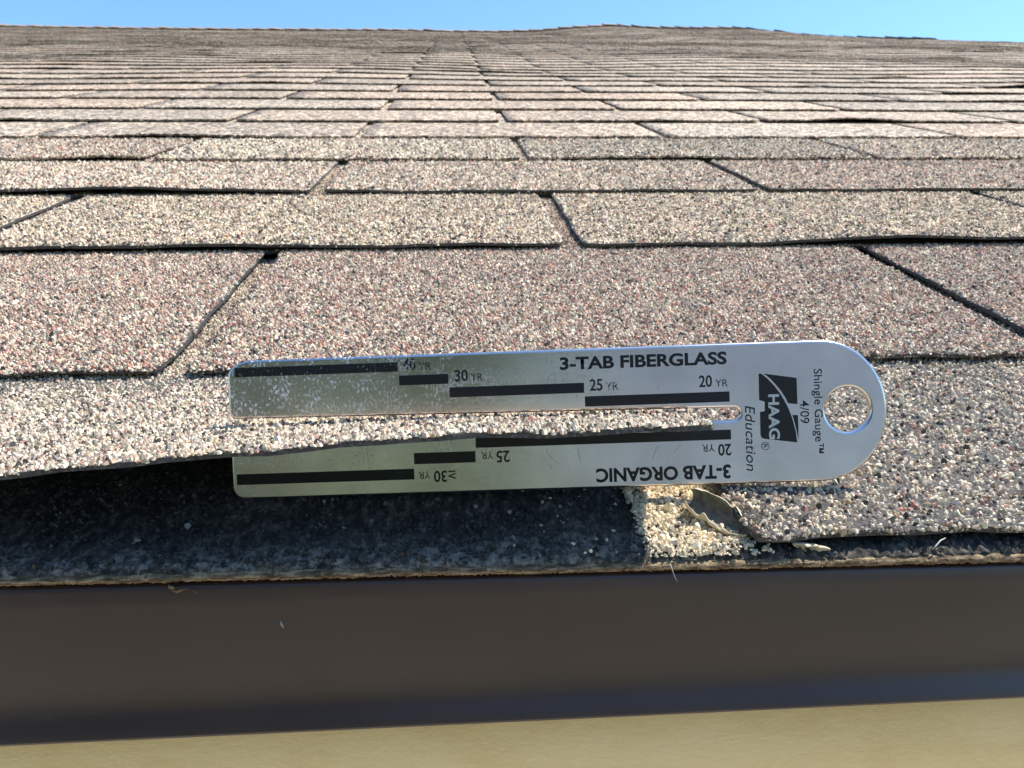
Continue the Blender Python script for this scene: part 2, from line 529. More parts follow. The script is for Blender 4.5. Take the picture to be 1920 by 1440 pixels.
def granules(x, v, tab, rad, lod=3, red=None):
    """little crushed stones lying at (x, v) of a tab (or at given 3-D points): returns verts, tris, colours"""
    n = len(x)
    if tab is not None:
        U, Nn = tab.place(x, v)
        e = 0.0007
        U2, N2 = tab.place(x, v + e)
        P = np.stack([x, U, Nn], -1)
        tu = np.stack([np.zeros(n), U2 - U, N2 - Nn], -1); tu /= np.linalg.norm(tu, axis=1)[:, None]
    else:
        P = np.stack([x, v[:, 0], v[:, 1]], -1)
        tu = np.tile(np.array((0.0, 1.0, 0.0)), (n, 1))
    tx = np.tile(np.array((1.0, 0.0, 0.0)), (n, 1))
    tn = np.cross(tx, tu)
    spec = {3: [(5, 1.0, -0.15), (5, 0.93, 0.35), (3, 0.42, 1.0)], 2: [(5, 1.05, -0.05), (3, 0.55, 1.0)], 1: [(4, 1.05, -0.1), (4, 0.55, 1.0)],
            0: [(4, 1.08, -0.1), (2, 0.55, 1.0)]}[lod]
    rot = rng.uniform(0, 6.283, n)
    asp = rng.uniform(0.68, 1.0, n)
    r = rad * np.clip(np.exp(rng.normal(0, 0.28, n)), 0.5, 1.75)
    h = r * rng.uniform(0.35, 1.35, n)
    rings = []
    tilt = rng.normal(0, 0.35, (n, 2))
    for lev, (kk, f, hz) in enumerate(spec):
        for kx in range(kk):
            an = rot + 6.283 * (kx + rng.uniform(-0.28, 0.28, n)) / kk + lev * 0.5
            rr = r * f * rng.uniform(0.75, 1.15, n)
            lx, ly = rr * np.cos(an), rr * np.sin(an) * asp
            lz = h * hz * rng.uniform(0.85, 1.1, n) + (tilt[:, 0] * lx + tilt[:, 1] * ly) * (0 if lev == 0 else 1)
            rings.append(P + tx * lx[:, None] + tu * ly[:, None] + tn * lz[:, None])
    V = np.stack(rings, 1)
    nvp = V.shape[1]
    T = []
    if lod == 0:
        T = [(0, 1, 4), (1, 2, 5), (1, 5, 4), (2, 3, 5), (3, 0, 4), (3, 4, 5)]
    elif lod == 1:
        for i in range(4):
            j = (i + 1) % 4
            T += [(i, j, 4 + j), (i, 4 + j, 4 + i)]
        T += [(4, 5, 6), (4, 6, 7)]
    else:
        o = 0
        if lod == 3:
            for i in range(5):
                j = (i + 1) % 5
                T += [(i, j, 5 + j), (i, 5 + j, 5 + i)]
            o = 5
        T += [(o, o + 1, o + 5), (o + 1, o + 6, o + 5), (o + 1, o + 2, o + 6), (o + 2, o + 3, o + 6), (o + 3, o + 7, o + 6),
              (o + 3, o + 4, o + 7), (o + 4, o, o + 5), (o + 4, o + 5, o + 7), (o + 5, o + 6, o + 7)]
    T = np.array(T)
    tri = (T[None] + (np.arange(n) * nvp)[:, None, None]).reshape(-1, 3)
    red = 0.3 if red is None else red
    p = rng.uniform(0, 1, n)
    w = np.array([0.47 - 0.15 * red, 0.17, 0.07 + 0.09 * red, 0.015 + 0.25 * red, 0.14 - 0.04 * red, 0.115 - 0.03 * red])
    w = np.cumsum(w / w.sum())
    pal = np.stack([WHITE, TAN, ROSE, PINK, GREY, DARK])
    c = pal[np.searchsorted(w, p).clip(0, 5)] * rng.uniform(0.72, 1.22, (n, 1)) * rng.uniform(0.95, 1.05, (n, 3)) * np.array((1.03, 0.98, 0.915))
    cols = np.repeat(c, nvp, 0)
    return V.reshape(-1, 3), tri, cols

def x_range(U, margin):
    d = np.array([0, U - CAM_C[1], -CAM_C[2]])
    out = []
    for sgn in (-1, 1):
        k = sgn * 0.697
        nume = k * (d[1] * CAM_R[1, 1] + d[2] * CAM_R[2, 1]) - (d[1] * CAM_R[1, 0] + d[2] * CAM_R[2, 0])
        out.append(CAM_C[0] + nume / (CAM_R[0, 0] - k * CAM_R[0, 1]) + sgn * margin)
    return out

GR = {0: (0.90e-3, 2), 1: (0.99e-3, 2), 2: (1.30e-3, 1), 3: (1.50e-3, 0), 4: (1.75e-3, 0)}
far_v, far_f, far_c, far_m = [], [], [], []
nfar = 0
n_single = 0
for n in range(NROW):
    vis = x_range(row_u(n) + (0.127 if n < 6 else 0.06), 0.0)
    half = 0.5 if n % 2 == 0 else 0.0
    k_lo, k_hi = int(math.floor(-6 / W)), int(math.ceil(6 / W))
    vis_ks = [k for k in range(k_lo, k_hi) if (k - half + 1) * W > vis[0] and (k - half) * W < vis[1]]
    single = n_single + len(vis_ks) <= 300
    if single:
        n_single += len(vis_ks)
    for k in range(k_lo, k_hi):
        tb = Tab(n, k)
        one = single and k in vis_ks
        if one:
            E = tb.E; E2 = row_u(n + 2) - row_u(n + 1)
            vs = [0, 0.0008, 0.002, 0.004, 0.015, 0.25 * E, 0.4 * E, 0.55 * E, 0.7 * E, 0.85 * E, E + 0.002, E + 0.0035, E + 0.5 * E2, E + E2 + 0.005] if n < 8 else \
                 [0, 0.002, 0.3 * E, 0.7 * E, E + 0.002, E + 0.0035, E + 0.8 * E2]
            vt, fc, nq = tb.mesh_arrays(42 if n < 4 else (20 if n < 8 else 10), vs)
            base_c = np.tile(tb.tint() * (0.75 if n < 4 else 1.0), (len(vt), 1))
            mats = np.zeros(len(fc), int)
            if n < 4: mats[nq:] = 1
            if n in GR:
                sp, t10 = GR[n]
                if n == 0 and not tb.lifted: sp = 0.98e-3
                lo, hi = x_range(tb.u0 + E, 0.03)
                lo, hi = max(lo, tb.x0), min(hi, tb.x1)
                lo2, hi2 = max(lo - 0.16, tb.x0), min(hi + 0.16, tb.x1)
                cx = vt[fc[:nq]].mean(1)[:, 0]
                if n < 2: mats[:nq] = np.where((cx > lo2) & (cx < hi2), 1, 0)
                mid = 0.5 * (tb.x0 + tb.x1)
                parts_v, parts_t, parts_c, off = [], [], [], 0
                for (xa, xb, sq, ld) in ((lo, hi, sp, t10), (lo2, lo, sp * 1.35, 0), (hi, hi2, sp * 1.35, 0)):
                    if xb - xa < 0.002: continue
                    gx_ = np.arange(xa, xb, sq); gv_ = np.arange(-0.0003, E + E2 + 0.005, sq)
                    XX, VV = np.meshgrid(gx_, gv_)
                    XX = XX + (np.arange(len(gv_)) % 2)[:, None] * sq * 0.5
                    XX = (XX + rng.uniform(-0.45, 0.45, XX.shape) * sq).ravel(); VV = (VV + rng.uniform(-0.45, 0.45, VV.shape) * sq).ravel()
                    A, B = tb.edges(np.maximum(VV, 0))
                    inside = (XX > A) & (XX < B) & ((VV < E + 0.004) | (np.abs(XX - mid) < 0.009))
                    # granules have worn off in places, most of all along the edges
                    edge = np.minimum(np.minimum(XX - A, B - XX), VV + 0.0006)
                    flat0 = n == 0 and not tb.lifted
                    bald = rng.uniform(0, 1, len(XX)) < np.where(edge < 0.0012, 0.35, 0.27 if flat0 else 0.035)
                    if n > 1:
                        bald |= edge < 0.0013
                    if n == 0:        # the exposed front lip has lost many of its granules
                        bald |= rng.uniform(0, 1, len(XX)) < 0.5 * np.clip(1 - VV / 0.0045, 0, 1) * (0.5 + 0.9 * fbm(XX * 350, VV * 350, 51))
                    inside &= ~bald
                    XX, VV = XX[inside], VV[inside]
                    if len(XX) == 0: continue
                    gv, gt, gc = granules(XX, np.maximum(VV, -0.0006), tb, sq * 0.60, ld, tb.red)
                    parts_v.append(gv); parts_t.append(gt + off); parts_c.append(gc); off += len(gv)
                gv, gt, gc = np.concatenate(parts_v), np.concatenate(parts_t), np.concatenate(parts_c)
                gc = gc * tb.tone * (1.0 if n < 2 else (1.1 if n == 2 else (1.15 if n == 3 else 1.08)))
                # stones stuck in the cut butt edge
                ne = int((hi - lo) / sp * (2.4 if n == 0 else (1.6 if n == 1 else 0.25)))
                ex = rng.uniform(lo, hi, ne); ed = rng.uniform(0.05, 0.85, ne) ** 1.3
                A, B = tb.edges(np.zeros(ne)); ok = (ex > A) & (ex < B); ex, ed = ex[ok], ed[ok]
                eU, eN = tb.place(ex, np.zeros(len(ex)))
                ev, et, ec = granules(ex, np.stack([eU + 0.0001 + (0.0006 * ed if tb.lifted else 0), eN - TB * ed], -1), None, sp * 0.44, t10, 0.0)
                gt = np.concatenate([gt, et + len(gv)]); gv = np.concatenate([gv, ev])
                gc = np.concatenate([gc, ec * 0.8])
                o0 = len(vt)
                vt = np.concatenate([vt, gv]); base_c = np.concatenate([base_c, gc])
                me = np_mesh('shingle_tab', vt, [fc, gt + o0], base_c, np.concatenate([mats, np.full(len(gt), 2)]),
                             np.concatenate([np.ones(nq, bool), np.zeros(len(fc) - nq + len(gt), bool)]))
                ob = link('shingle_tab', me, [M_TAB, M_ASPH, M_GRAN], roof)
                if tb.lifted:
                    ob['label'] = 'lifted shingle tab with its bottom edge held up in the slot of the metal gauge'
            else:
                me = np_mesh('shingle_tab', vt, [fc], base_c, mats,
                             np.concatenate([np.ones(nq, bool), np.zeros(len(fc) - nq, bool)]))
                link('shingle_tab', me, [M_TAB, M_ASPH], roof)
        else:
            vs = [0, 0.002, 0.5 * tb.E, tb.E + 0.002, tb.E + 0.004, 1.5 * tb.E]
            vt, fc, nq = tb.mesh_arrays(7, vs)
            far_v.append(vt); far_f.append(fc + nfar); nfar += len(vt)
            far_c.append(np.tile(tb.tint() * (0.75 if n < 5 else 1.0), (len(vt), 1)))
            mm = np.zeros(len(fc), int)
            far_m.append(mm)
me = np_mesh('shingle_field', np.concatenate(far_v), [np.concatenate(far_f)], np.concatenate(far_c), np.concatenate(far_m))
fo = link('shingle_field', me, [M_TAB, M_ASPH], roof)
fo['kind'] = 'stuff'

# ridge caps: folded pieces lapped one over the next along the ridge
nx = int(12 / 0.127)
for i in range(nx):
    x = -6 + 0.127 * i
    hl = 0.012 + abs(rng.normal(0, 0.003)); hr = 0.003
    L = 0.165
    vv, ff = [], []
    j = rng.normal(0, 0.004)
    for (px, hh) in ((x, hl), (x + L * 0.5, (hl + hr) / 2), (x + L, hr)):
        b = float(sag(px, URIDGE))
        wd = 0.13 + j
        front = Vector((px, URIDGE - wd, float(sag(px, URIDGE - wd)) + hh))
        crest = Vector((px, URIDGE + 0.006, b + hh + 0.004))
        rear = Vector((px, URIDGE, b + hh)) + back_dir * wd
        vv += [front, crest, rear, front + Vector((0, 0, -0.003)), crest + Vector((0, 0, -0.003)), rear + Vector((0, 0, -0.003))]
    for s_ in (0, 6):
        ff += [(s_, s_ + 6, s_ + 7, s_ + 1), (s_ + 1, s_ + 7, s_ + 8, s_ + 2), (s_, s_ + 3, s_ + 9, s_ + 6), (s_ + 2, s_ + 8, s_ + 11, s_ + 5)]
    ff += [(0, 1, 4, 3), (1, 2, 5, 4), (12, 15, 16, 13), (13, 16, 17, 14)]
    me = np_mesh('ridge_cap', np.array([tuple(q) for q in vv]), [np.array(ff)], np.tile(np.array((0.8, 0.76, 0.73)) * rng.uniform(0.8, 1.1), (18, 1)))
    link('ridge_cap', me, [M_TAB], roof)

# ------------------------------------------------------------------ starter strip, felt edge
xs = np.concatenate([[-6, -1.5, -0.4], np.linspace(-0.1, 0.34, 1300), [0.6, 1.5, 6]])
us = np.array([0, 0.0003, 0.0009, 0.0016, 0.0026, 0.004, 0.006, 0.0085, 0.012, 0.017, 0.023, 0.03, 0.045, 0.07, 0.11])
XX, DU = np.meshgrid(xs, us, indexing='ij')
fr = np.clip(1 - DU / 0.008, 0, 1)
edge = 0.00035 * fbm(xs * 900, xs * 0, 3) + 0.0004 * fbm(xs * 120, xs * 0, 4)
UU = eave_u(XX) + DU + edge[:, None] * np.clip(1 - DU / 0.004, 0, 1)
roll = -0.0011 * np.clip(1 - DU / 0.0022, 0, 1) ** 2
NN = -0.0031 + roll + (0.0007 * fr + 0.0001) * fbm(XX * 1300, UU * 1300, 8) + 0.0002 * fbm(XX * 160, UU * 160, 9) - 0.0024 * np.clip((DU - 0.006) / 0.03, 0, 1)
NN = np.minimum(NN, -0.0026)
nv, nu = XX.shape
top = np.stack([XX, UU, NN], -1)
front = np.stack([xs, UU[:, 0] + 0.0004, np.full(nv, -0.0056)], -1)
V = np.concatenate([front[:, None], top], 1).reshape(-1, 3)
idx = np.arange(nv * (nu + 1)).reshape(nv, nu + 1)
q = np.stack([idx[:-1, :-1], idx[1:, :-1], idx[1:, 1:], idx[:-1, 1:]], -1).reshape(-1, 4)
me = np_mesh('starter_strip', V, [q], None, None, np.ones(len(q), bool))
# blackened granules pressed into the strip
n = 9500
ex = rng.uniform(-0.03, 0.25, n); ed = rng.uniform(0.0006, 0.042, n)
kp = rng.uniform(0, 1, n) < 0.55 + 0.5 * fbm(ex * 180, ed * 180, 41)
ex, ed = ex[kp], ed[kp]
eN = -0.0031 - 0.0024 * np.clip((ed - 0.006) / 0.03, 0, 1) - 0.0007 * np.clip(1 - ed / 0.0022, 0, 1) ** 2
gv, gt, gc = granules(ex, np.stack([eave_u(ex) + ed, eN], -1), None, 0.52e-3, 0, 0.0)
dk = np.where(rng.uniform(0, 1, len(ex)) < 0.02, rng.uniform(0.12, 0.28, len(ex)), rng.uniform(0.015, 0.06, len(ex)))
gc = np.repeat(dk[:, None] * np.array((1.0, 0.90, 0.78)), 6, 0)
me2 = np_mesh('starter_strip', np.concatenate([V, gv]), [q, gt + len(V)], np.concatenate([np.full((len(V), 3), 0.03), gc]),
              np.concatenate([np.zeros(len(q), int), np.ones(len(gt), int)]), np.concatenate([np.ones(len(q), bool), np.zeros(len(gt), bool)]))
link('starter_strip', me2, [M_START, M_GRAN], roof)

# frayed edge of the paper felt, just under the starter
vv = []
jag = np.where(np.abs(xs - 0.12) < 0.25, rng.normal(0, 1, len(xs)), 0)
f_e = 0.00013 * jag + 0.0002 * fbm(xs * 600, xs * 0, 21) + 0.00018 * fbm(xs * 90, xs * 0, 22)
f_t = 0.00006 * np.roll(jag, 7) + 0.00008 * fbm(xs * 400, xs * 0, 23)
prof = [(0.006, -0.0045), (-0.0002, -0.0042), (-0.0010, -0.0046), (-0.0012, -0.0053), (-0.0007, -0.0060), (0.012, -0.0062)]
for (pu, pn) in prof:
    vv.append(np.stack([xs, eave_u(xs) + pu + f_e, pn + f_t], -1))
V = np.stack(vv, 1).reshape(-1, 3)
npf = len(prof)
idx = np.arange(nv * npf).reshape(nv, npf)
q = np.stack([idx[:-1, :-1], idx[:-1, 1:], idx[1:, 1:], idx[1:, :-1]], -1).reshape(-1, 4)
me = np_mesh('felt_edge', V, [q], None, None, np.ones(len(q), bool))
link('felt_edge', me, [M_FELT], roof)

# ------------------------------------------------------------------ drip edge and fascia (plumb, in world coordinates)
def extrude_profile(name, prof, xs_, yfun, zfun, close=False):
    n, k = len(xs_), len(prof)
    V = np.array([[(x, yfun(x) + p[0], zfun(x, p[1])) for p in prof] for x in xs_]).reshape(-1, 3)
    idx = np.arange(n * k).reshape(n, k)
    q = np.stack([idx[:-1, :-1], idx[1:, :-1], idx[1:, 1:], idx[:-1, 1:]], -1).reshape(-1, 4)
    return np_mesh(name, V, [q], None, None, np.ones(len(q), bool))
drip_y = lambda x: 0.0062 - 0.0245 * min(max(x, -0.4), 0.6)
drip_z = lambda x, z: z + 0.008 * min(max(x, -0.4), 0.6) * min(1.0, max(-1.0, (-0.012 - z) / 0.008))
xd = [-6, -1.2, -0.4, -0.1, 0.0, 0.1, 0.2, 0.34, 0.6, 1.4, 6]
prof = [(0.06, 0.0158), (0.0012, -0.0050), (0.0003, -0.0054), (0, -0.0062)]
prof += [(-0.0001 * i, -0.0062 - 0.0035 * i) for i in range(1, 8)]
prof += [(-0.0009, -0.0325), (-0.0012, -0.0338), (-0.0019, -0.0352), (-0.0026, -0.0368), (-0.0031, -0.0380), (-0.0032, -0.0385), (-0.0028, -0.0388), (-0.0018, -0.0380), (-0.001, -0.0366)]
part('drip_edge', extrude_profile('drip_edge', prof, xd, drip_y, drip_z), [M_DRIP])
fy = lambda x: drip_y(x) + 0.0075
part('fascia_board', extrude_profile('fascia_board', [(0.02, -0.012), (0, -0.012), (0, -0.06), (0, -0.1), (0, -0.151), (0.0015, -0.1525), (0.022, -0.1525)], xd, fy, lambda x, z: z), [M_FASC])
part('soffit', box_mesh('soffit', (-6, 0.04, -0.135), (6, 0.45, -0.12)), [M_FASC])
M_WALL = simple_mat('stucco', [(0.3, (0.55, 0.47, 0.33)), (0.7, (0.62, 0.54, 0.39))], 30.0, 0.9, 0.4, 0.004)
part('wall', box_mesh('wall', (-5.7, 0.45, GZ), (5.7, 0.62, -0.125)), [M_WALL])

# ------------------------------------------------------------------ shingle gauge
# aluminium, with worn lettering
M_ALU, nt, bs = new_mat('brushed_aluminium')
v = objco(nt)
vs_ = objco(nt, (0.03, 1, 1))
brush = noise(nt, vs_, 5200.0, 3.0, 0.6)
rb = ramp(nt, [(0.3, (0.73, 0.68, 0.665)), (0.7, (0.81, 0.76, 0.745))])
nt.links.new(brush, rb.inputs[0])
# scuffs and chalky dust, thickest at the open end of the upper prong
sepx = N(nt, 'ShaderNodeSeparateXYZ')
tc = N(nt, 'ShaderNodeTexCoord'); nt.links.new(tc.outputs['Object'], sepx.inputs[0])
mx = N(nt, 'ShaderNodeMapRange', i_1=0.0, i_2=0.105, i_3=1.0, i_4=0.0); nt.links.new(sepx.outputs[0], mx.inputs[0])
my = N(nt, 'ShaderNodeMapRange', i_1=-0.012, i_2=0.006, i_3=0.15, i_4=1.0); nt.links.new(sepx.outputs[1], my.inputs[0])
wr = N(nt, 'ShaderNodeMath', operation='MULTIPLY'); nt.links.new(mx.outputs[0], wr.inputs[0]); nt.links.new(my.outputs[0], wr.inputs[1])
d1 = noise(nt, objco(nt, (1, 0.6, 1)), 1700.0, 4.0, 0.62)
d2 = noise(nt, v, 160.0, 3.0)
ds = N(nt, 'ShaderNodeMath', operation='MULTIPLY_ADD', i_1=0.55); nt.links.new(d2, ds.inputs[0]); nt.links.new(d1, ds.inputs[2])
dt = N(nt, 'ShaderNodeMapRange', i_1=0.84, i_2=0.99, i_3=0.0, i_4=0.70); nt.links.new(ds.outputs[0], dt.inputs[0])
dust = N(nt, 'ShaderNodeMath', operation='MULTIPLY'); nt.links.new(dt.outputs[0], dust.inputs[0]); nt.links.new(wr.outputs[0], dust.inputs[1])
grime = noise(nt, v, 70.0, 4.0)
rg = ramp(nt, [(0.35, (0.84, 0.84, 0.83)), (0.65, (1.0, 1.0, 1.0))]); nt.links.new(grime, rg.inputs[0])
cc = mixc(nt, rb.outputs[0], rg.outputs[0], 1.0, 'MULTIPLY')
cc = mixc(nt, cc, (0.72, 0.74, 0.72), dust.outputs[0])
nt.links.new(cc, bs.inputs['Base Color'])
met = N(nt, 'ShaderNodeMath', operation='SUBTRACT', i_0=1.0); nt.links.new(dust.outputs[0], met.inputs[1])
nt.links.new(met.outputs[0], bs.inputs['Metallic'])
rr = N(nt, 'ShaderNodeMapRange', i_1=0.3, i_2=0.7, i_3=0.17, i_4=0.25); nt.links.new(brush, rr.inputs[0])
nt.links.new(rr.outputs[0], bs.inputs['Roughness'])
b1 = N(nt, 'ShaderNodeBump', i_Strength=0.06, i_Distance=0.0002); nt.links.new(brush, b1.inputs['Height'])
b2 = N(nt, 'ShaderNodeBump', i_Strength=0.5, i_Distance=0.0002); nt.links.new(dust.outputs[0], b2.inputs['Height']); nt.links.new(b1.outputs[0], b2.inputs['Normal'])
nt.links.new(b2.outputs[0], bs.inputs['Normal'])

def ink_mat(name, lo, hi, wear_col=(0.55, 0.56, 0.57)):
    mt, nt, bs = new_mat(name)
    v = objco(nt, (1, 0.7, 1))
    n1 = noise(nt, v, 1500.0, 5.0, 0.68)
    mr = N(nt, 'ShaderNodeMapRange', i_1=lo, i_2=hi); nt.links.new(n1, mr.inputs[0])
    nt.links.new(mixc(nt, (0.011, 0.012, 0.014), wear_col, mr.outputs[0]), bs.inputs['Base Color'])
    mm = N(nt, 'ShaderNodeMath', operation='MULTIPLY', i_1=0.8); nt.links.new(mr.outputs[0], mm.inputs[0])
    nt.links.new(mm.outputs[0], bs.inputs['Metallic'])
    bs.inputs['Roughness'].default_value = 0.5
    bs.inputs['Specular IOR Level'].default_value = 0.35
    return mt
M_INK = ink_mat('black_ink', 0.74, 0.80)
M_INK_CHIP = ink_mat('chipped_black_ink', 0.60, 0.70)
M_INK_WORN = ink_mat('worn_ink', 0.54, 0.62, (0.66, 0.67, 0.68))
M_PLAIN = simple_mat('bare_aluminium', [(0.3, (0.60, 0.60, 0.62)), (0.7, (0.68, 0.68, 0.70))], 900.0, 0.36, 0, 0.001, (0.05, 1, 1), 1.0)

KS = 0.992
S = 0.0349641 * KS
GA = Vector((0.99570, -0.07630, 0.05180)).normalized()
GB = Vector((-0.01540, 0.41670, 0.90890)); GB = (GB - GA * GA.dot(GB)).normalized()
GN = GA.cross(GB)
P0 = np.array([0.035402638, 0.040471309, 0.010023588])
P0 = CAM_C + KS * (P0 - CAM_C)
gm = Matrix.Identity(4)
for i in range(3):
    gm[i][0] = GA[i]; gm[i][1] = GB[i]; gm[i][2] = GN[i]; gm[i][3] = P0[i]
gauge = empty('shingle_gauge', (0, 0, 0))
gauge.matrix_world = ROOF_M @ gm
tag(gauge, 'silver metal shingle gauge with black lettering, its slot clamped on a lifted tab', 'gauge')

def curve_plate(name, loops, thick, bevel):
    cu = bpy.data.curves.new(name, 'CURVE')
    cu.dimensions = '2D'; cu.fill_mode = 'BOTH'
    for lp in loops:
        sp = cu.splines.new('POLY')
        sp.points.add(len(lp) - 1)
        for p, c in zip(sp.points, lp):
            p.co = (c[0], c[1], 0, 1)
        sp.use_cyclic_u = True
    cu.extrude = thick / 2 - bevel
    cu.bevel_depth = bevel; cu.bevel_resolution = 3
    cu.offset = -bevel
    tmp = bpy.data.objects.new('tmp', cu)
    COL.objects.link(tmp)
    dg = bpy.context.evaluated_depsgraph_get()
    me = bpy.data.meshes.new_from_object(tmp.evaluated_get(dg))
    bpy.data.objects.remove(tmp); bpy.data.curves.remove(cu)
    me.name = name
    return me

def arc(cx, cy, rx, ry, a0, a1, n):
    return [(cx + rx * math.cos(math.radians(a0 + (a1 - a0) * i / n)), cy + ry * math.sin(math.radians(a0 + (a1 - a0) * i / n))) for i in range(n + 1)]
HH = S * 0.5; LL = S * 4.6725
r1, r2 = 0.0034, 0.0030
sm = 0.0029; se = 0.00155; sx_end = 3.60 * S
out = []
out += [(0.0008, sm), ]
out = arc(0.0016, -sm - 0.0016, 0.0016, 0.0016, 90, 180, 5)                        # lower prong, inner corner
out += arc(r2, -HH + r2, r2, r2, 180, 270, 7)
out += arc(LL - S * 0.47, 0, S * 0.47, HH, -90, 90, 40)
out += arc(0.0062, HH - 0.0042, 0.0062, 0.0042, 90, 180, 9)
out += arc(0.0018, sm + 0.0018, 0.0018, 0.0018, 180, 270, 5)
out += arc(sx_end, 0, se, se, 90, -90, 10)
out = out[::-1]
hole = arc(153.8e-3 * KS, 0.15e-3, 5.55e-3 * KS, 5.6e-3 * KS, 0, 351, 39)
GT = 0.0024
me = curve_plate('gauge_body', [out, hole], GT, 0.0006)
for p in me.polygons:
    p.use_smooth = True
me.transform(Matrix.Translation((0, 0, -GT / 2)))
body = link('gauge_body', me, [M_ALU], gauge)

ZI = 0.00002
def flat_poly(name, pts, mt, z=ZI, h=0.00004):
    bm = bmesh.new()
    f = [bm.verts.new((p[0] * KS * 1e-3, p[1] * KS * 1e-3, z + h)) for p in pts]
    b = [bm.verts.new((p[0] * KS * 1e-3, p[1] * KS * 1e-3, z - 0.00003)) for p in pts]
    bm.faces.new(f); n = len(pts)
    for i in range(n):
        bm.faces.new((f[i], b[i], b[(i + 1) % n], f[(i + 1) % n]))
    bmesh.ops.recalc_face_normals(bm, faces=bm.faces)
    return link(name, bm_mesh(name, bm), [mt], gauge)

def text(s_, x0, x1, y0, y1, mt, bold=0.0, rot=0, shear=0.0, z=ZI):
    """word fitted into the box x0..x1, y0..y1 (mm on the gauge) after turning by rot degrees"""
    cu = bpy.data.curves.new('lettering', 'FONT')
    cu.body = s_; cu.size = 1.0; cu.offset = bold; cu.shear = shear
    cu.resolution_u = 4
    tmp = bpy.data.objects.new('tmp', cu); COL.objects.link(tmp)
    dg = bpy.context.evaluated_depsgraph_get()
    me = bpy.data.meshes.new_from_object(tmp.evaluated_get(dg))
    bpy.data.objects.remove(tmp); bpy.data.curves.remove(cu)
    me.name = 'lettering'
    co = np.empty(len(me.vertices) * 3, np.float32); me.vertices.foreach_get('co', co); co = co.reshape(-1, 3)
    mn, mx_ = co.min(0), co.max(0)
    t = (co - mn) / np.maximum(mx_ - mn, 1e-6)
    if rot == 0: X, Y = t[:, 0], t[:, 1]
    elif rot == 180: X, Y = 1 - t[:, 0], 1 - t[:, 1]
    else: X, Y = t[:, 1], 1 - t[:, 0]          # turned a quarter clockwise
    co[:, 0] = (x0 + X * (x1 - x0)) * KS * 1e-3
    co[:, 1] = (y0 + Y * (y1 - y0)) * KS * 1e-3
    co[:, 2] = z + 0.00004
    me.vertices.foreach_set('co', co.ravel()); me.update()
    return link('lettering', me, [mt], gauge)

def bar(x0, x1, y0, y1, mt):
    return flat_poly('scale_bar', [(x0, y0), (x1, y0), (x1, y1), (x0, y1)], mt)
bar(2.0, 43.0, 13.4, 15.75, M_INK_CHIP)
bar(43.2, 55.5, 9.95, 12.4, M_INK)
bar(55.7, 89.15, 6.5, 9.0, M_INK)
bar(89.25, 124.9, 3.05, 5.6, M_INK)
bar(61.7, 125.0, -6.3, -3.85, M_INK)
bar(46.15, 61.55, -9.9, -7.1, M_INK)
bar(1.25, 46.05, -13.7, -11.0, M_INK)
text('40', 44.3, 47.5, 13.7, 16.6, M_INK_WORN, 0.018)
text('YR', 48.2, 51.3, 13.6, 15.5, M_INK_WORN)
text('30', 57.1, 60.4, 10.4, 13.3, M_INK, 0.018)
text('YR', 61.1, 64.1, 10.4, 12.3, M_INK_CHIP)
text('25', 90.55, 93.7, 6.9, 9.85, M_INK, 0.018)
text('YR', 94.5, 97.6, 6.9, 8.85, M_INK_WORN)
text('20', 117.5, 120.7, 6.85, 9.8, M_INK, 0.018)
text('YR', 121.5, 124.55, 6.85, 8.6, M_INK)
text('3-TAB FIBERGLASS', 83.35, 124.45, 12.3, 15.5, M_INK, 0.034)
text('3-TAB ORGANIC', 91.4, 124.7, -16.0, -12.45, M_INK, 0.034, 180)
text('20', 121.75, 125.0, -10.3, -7.35, M_INK, 0.018, 180)
text('YR', 117.8, 120.95, -9.15, -7.35, M_INK, 0.0, 180)
text('25', 66.8, 70.1, -10.15, -7.2, M_INK, 0.018, 180)
text('YR', 63.0, 65.95, -9.15, -7.3, M_INK, 0.0, 180)
text('\u2265', 54.6, 56.4, -13.9, -11.8, M_INK, 0.0, 180)
text('30', 50.95, 54.2, -14.6, -11.7, M_INK, 0.018, 180)
text('YR', 47.15, 50.0, -13.6, -11.8, M_INK, 0.0, 180)
text('Shingle Gauge\u2122', 145.0, 147.7, -10.5, 10.4, M_INK, 0.004, 270)
text('4/09', 142.1, 144.3, -2.95, 2.75, M_INK, 0.004, 270)
text('Education', 128.6, 131.0, -14.3, 1.9, M_INK, 0.0, 270, 0.2)
# dark scuff marks on the metal
M_SCUFF = simple_mat('scuff_mark', [(0.35, (0.16, 0.15, 0.15)), (0.65, (0.45, 0.44, 0.43))], 2500.0, 0.5, metallic=0.6)
for pts in ([(87.2, -7.2), (87.35, -9.0), (87.7, -10.8)], [(79.3, -7.4), (80.2, -9.4), (82.4, -11.2)], [(80.2, -11.2), (80.3, -12.3)], [(107.2, -7.0), (106.2, -8.6), (105.4, -10.6)],
            [(112.3, -7.2), (111.6, -8.2), (111.0, -9.2)], [(107.7, 8.3), (107.1, 6.7)], [(32.5, 0.0), (33.6, -0.3)], [(58.0, 4.0), (59.0, 3.2)]):
    up_ = [(x - 0.05, y) for x, y in pts]; dn_ = [(x + 0.05, y) for x, y in reversed(pts)]
    if pts[0][0] < 60: up_ = [(x, y + 0.05) for x, y in pts]; dn_ = [(x, y - 0.05) for x, y in reversed(pts)]
    flat_poly('scuff_mark', up_ + dn_, M_SCUFF, ZI - 0.00002)
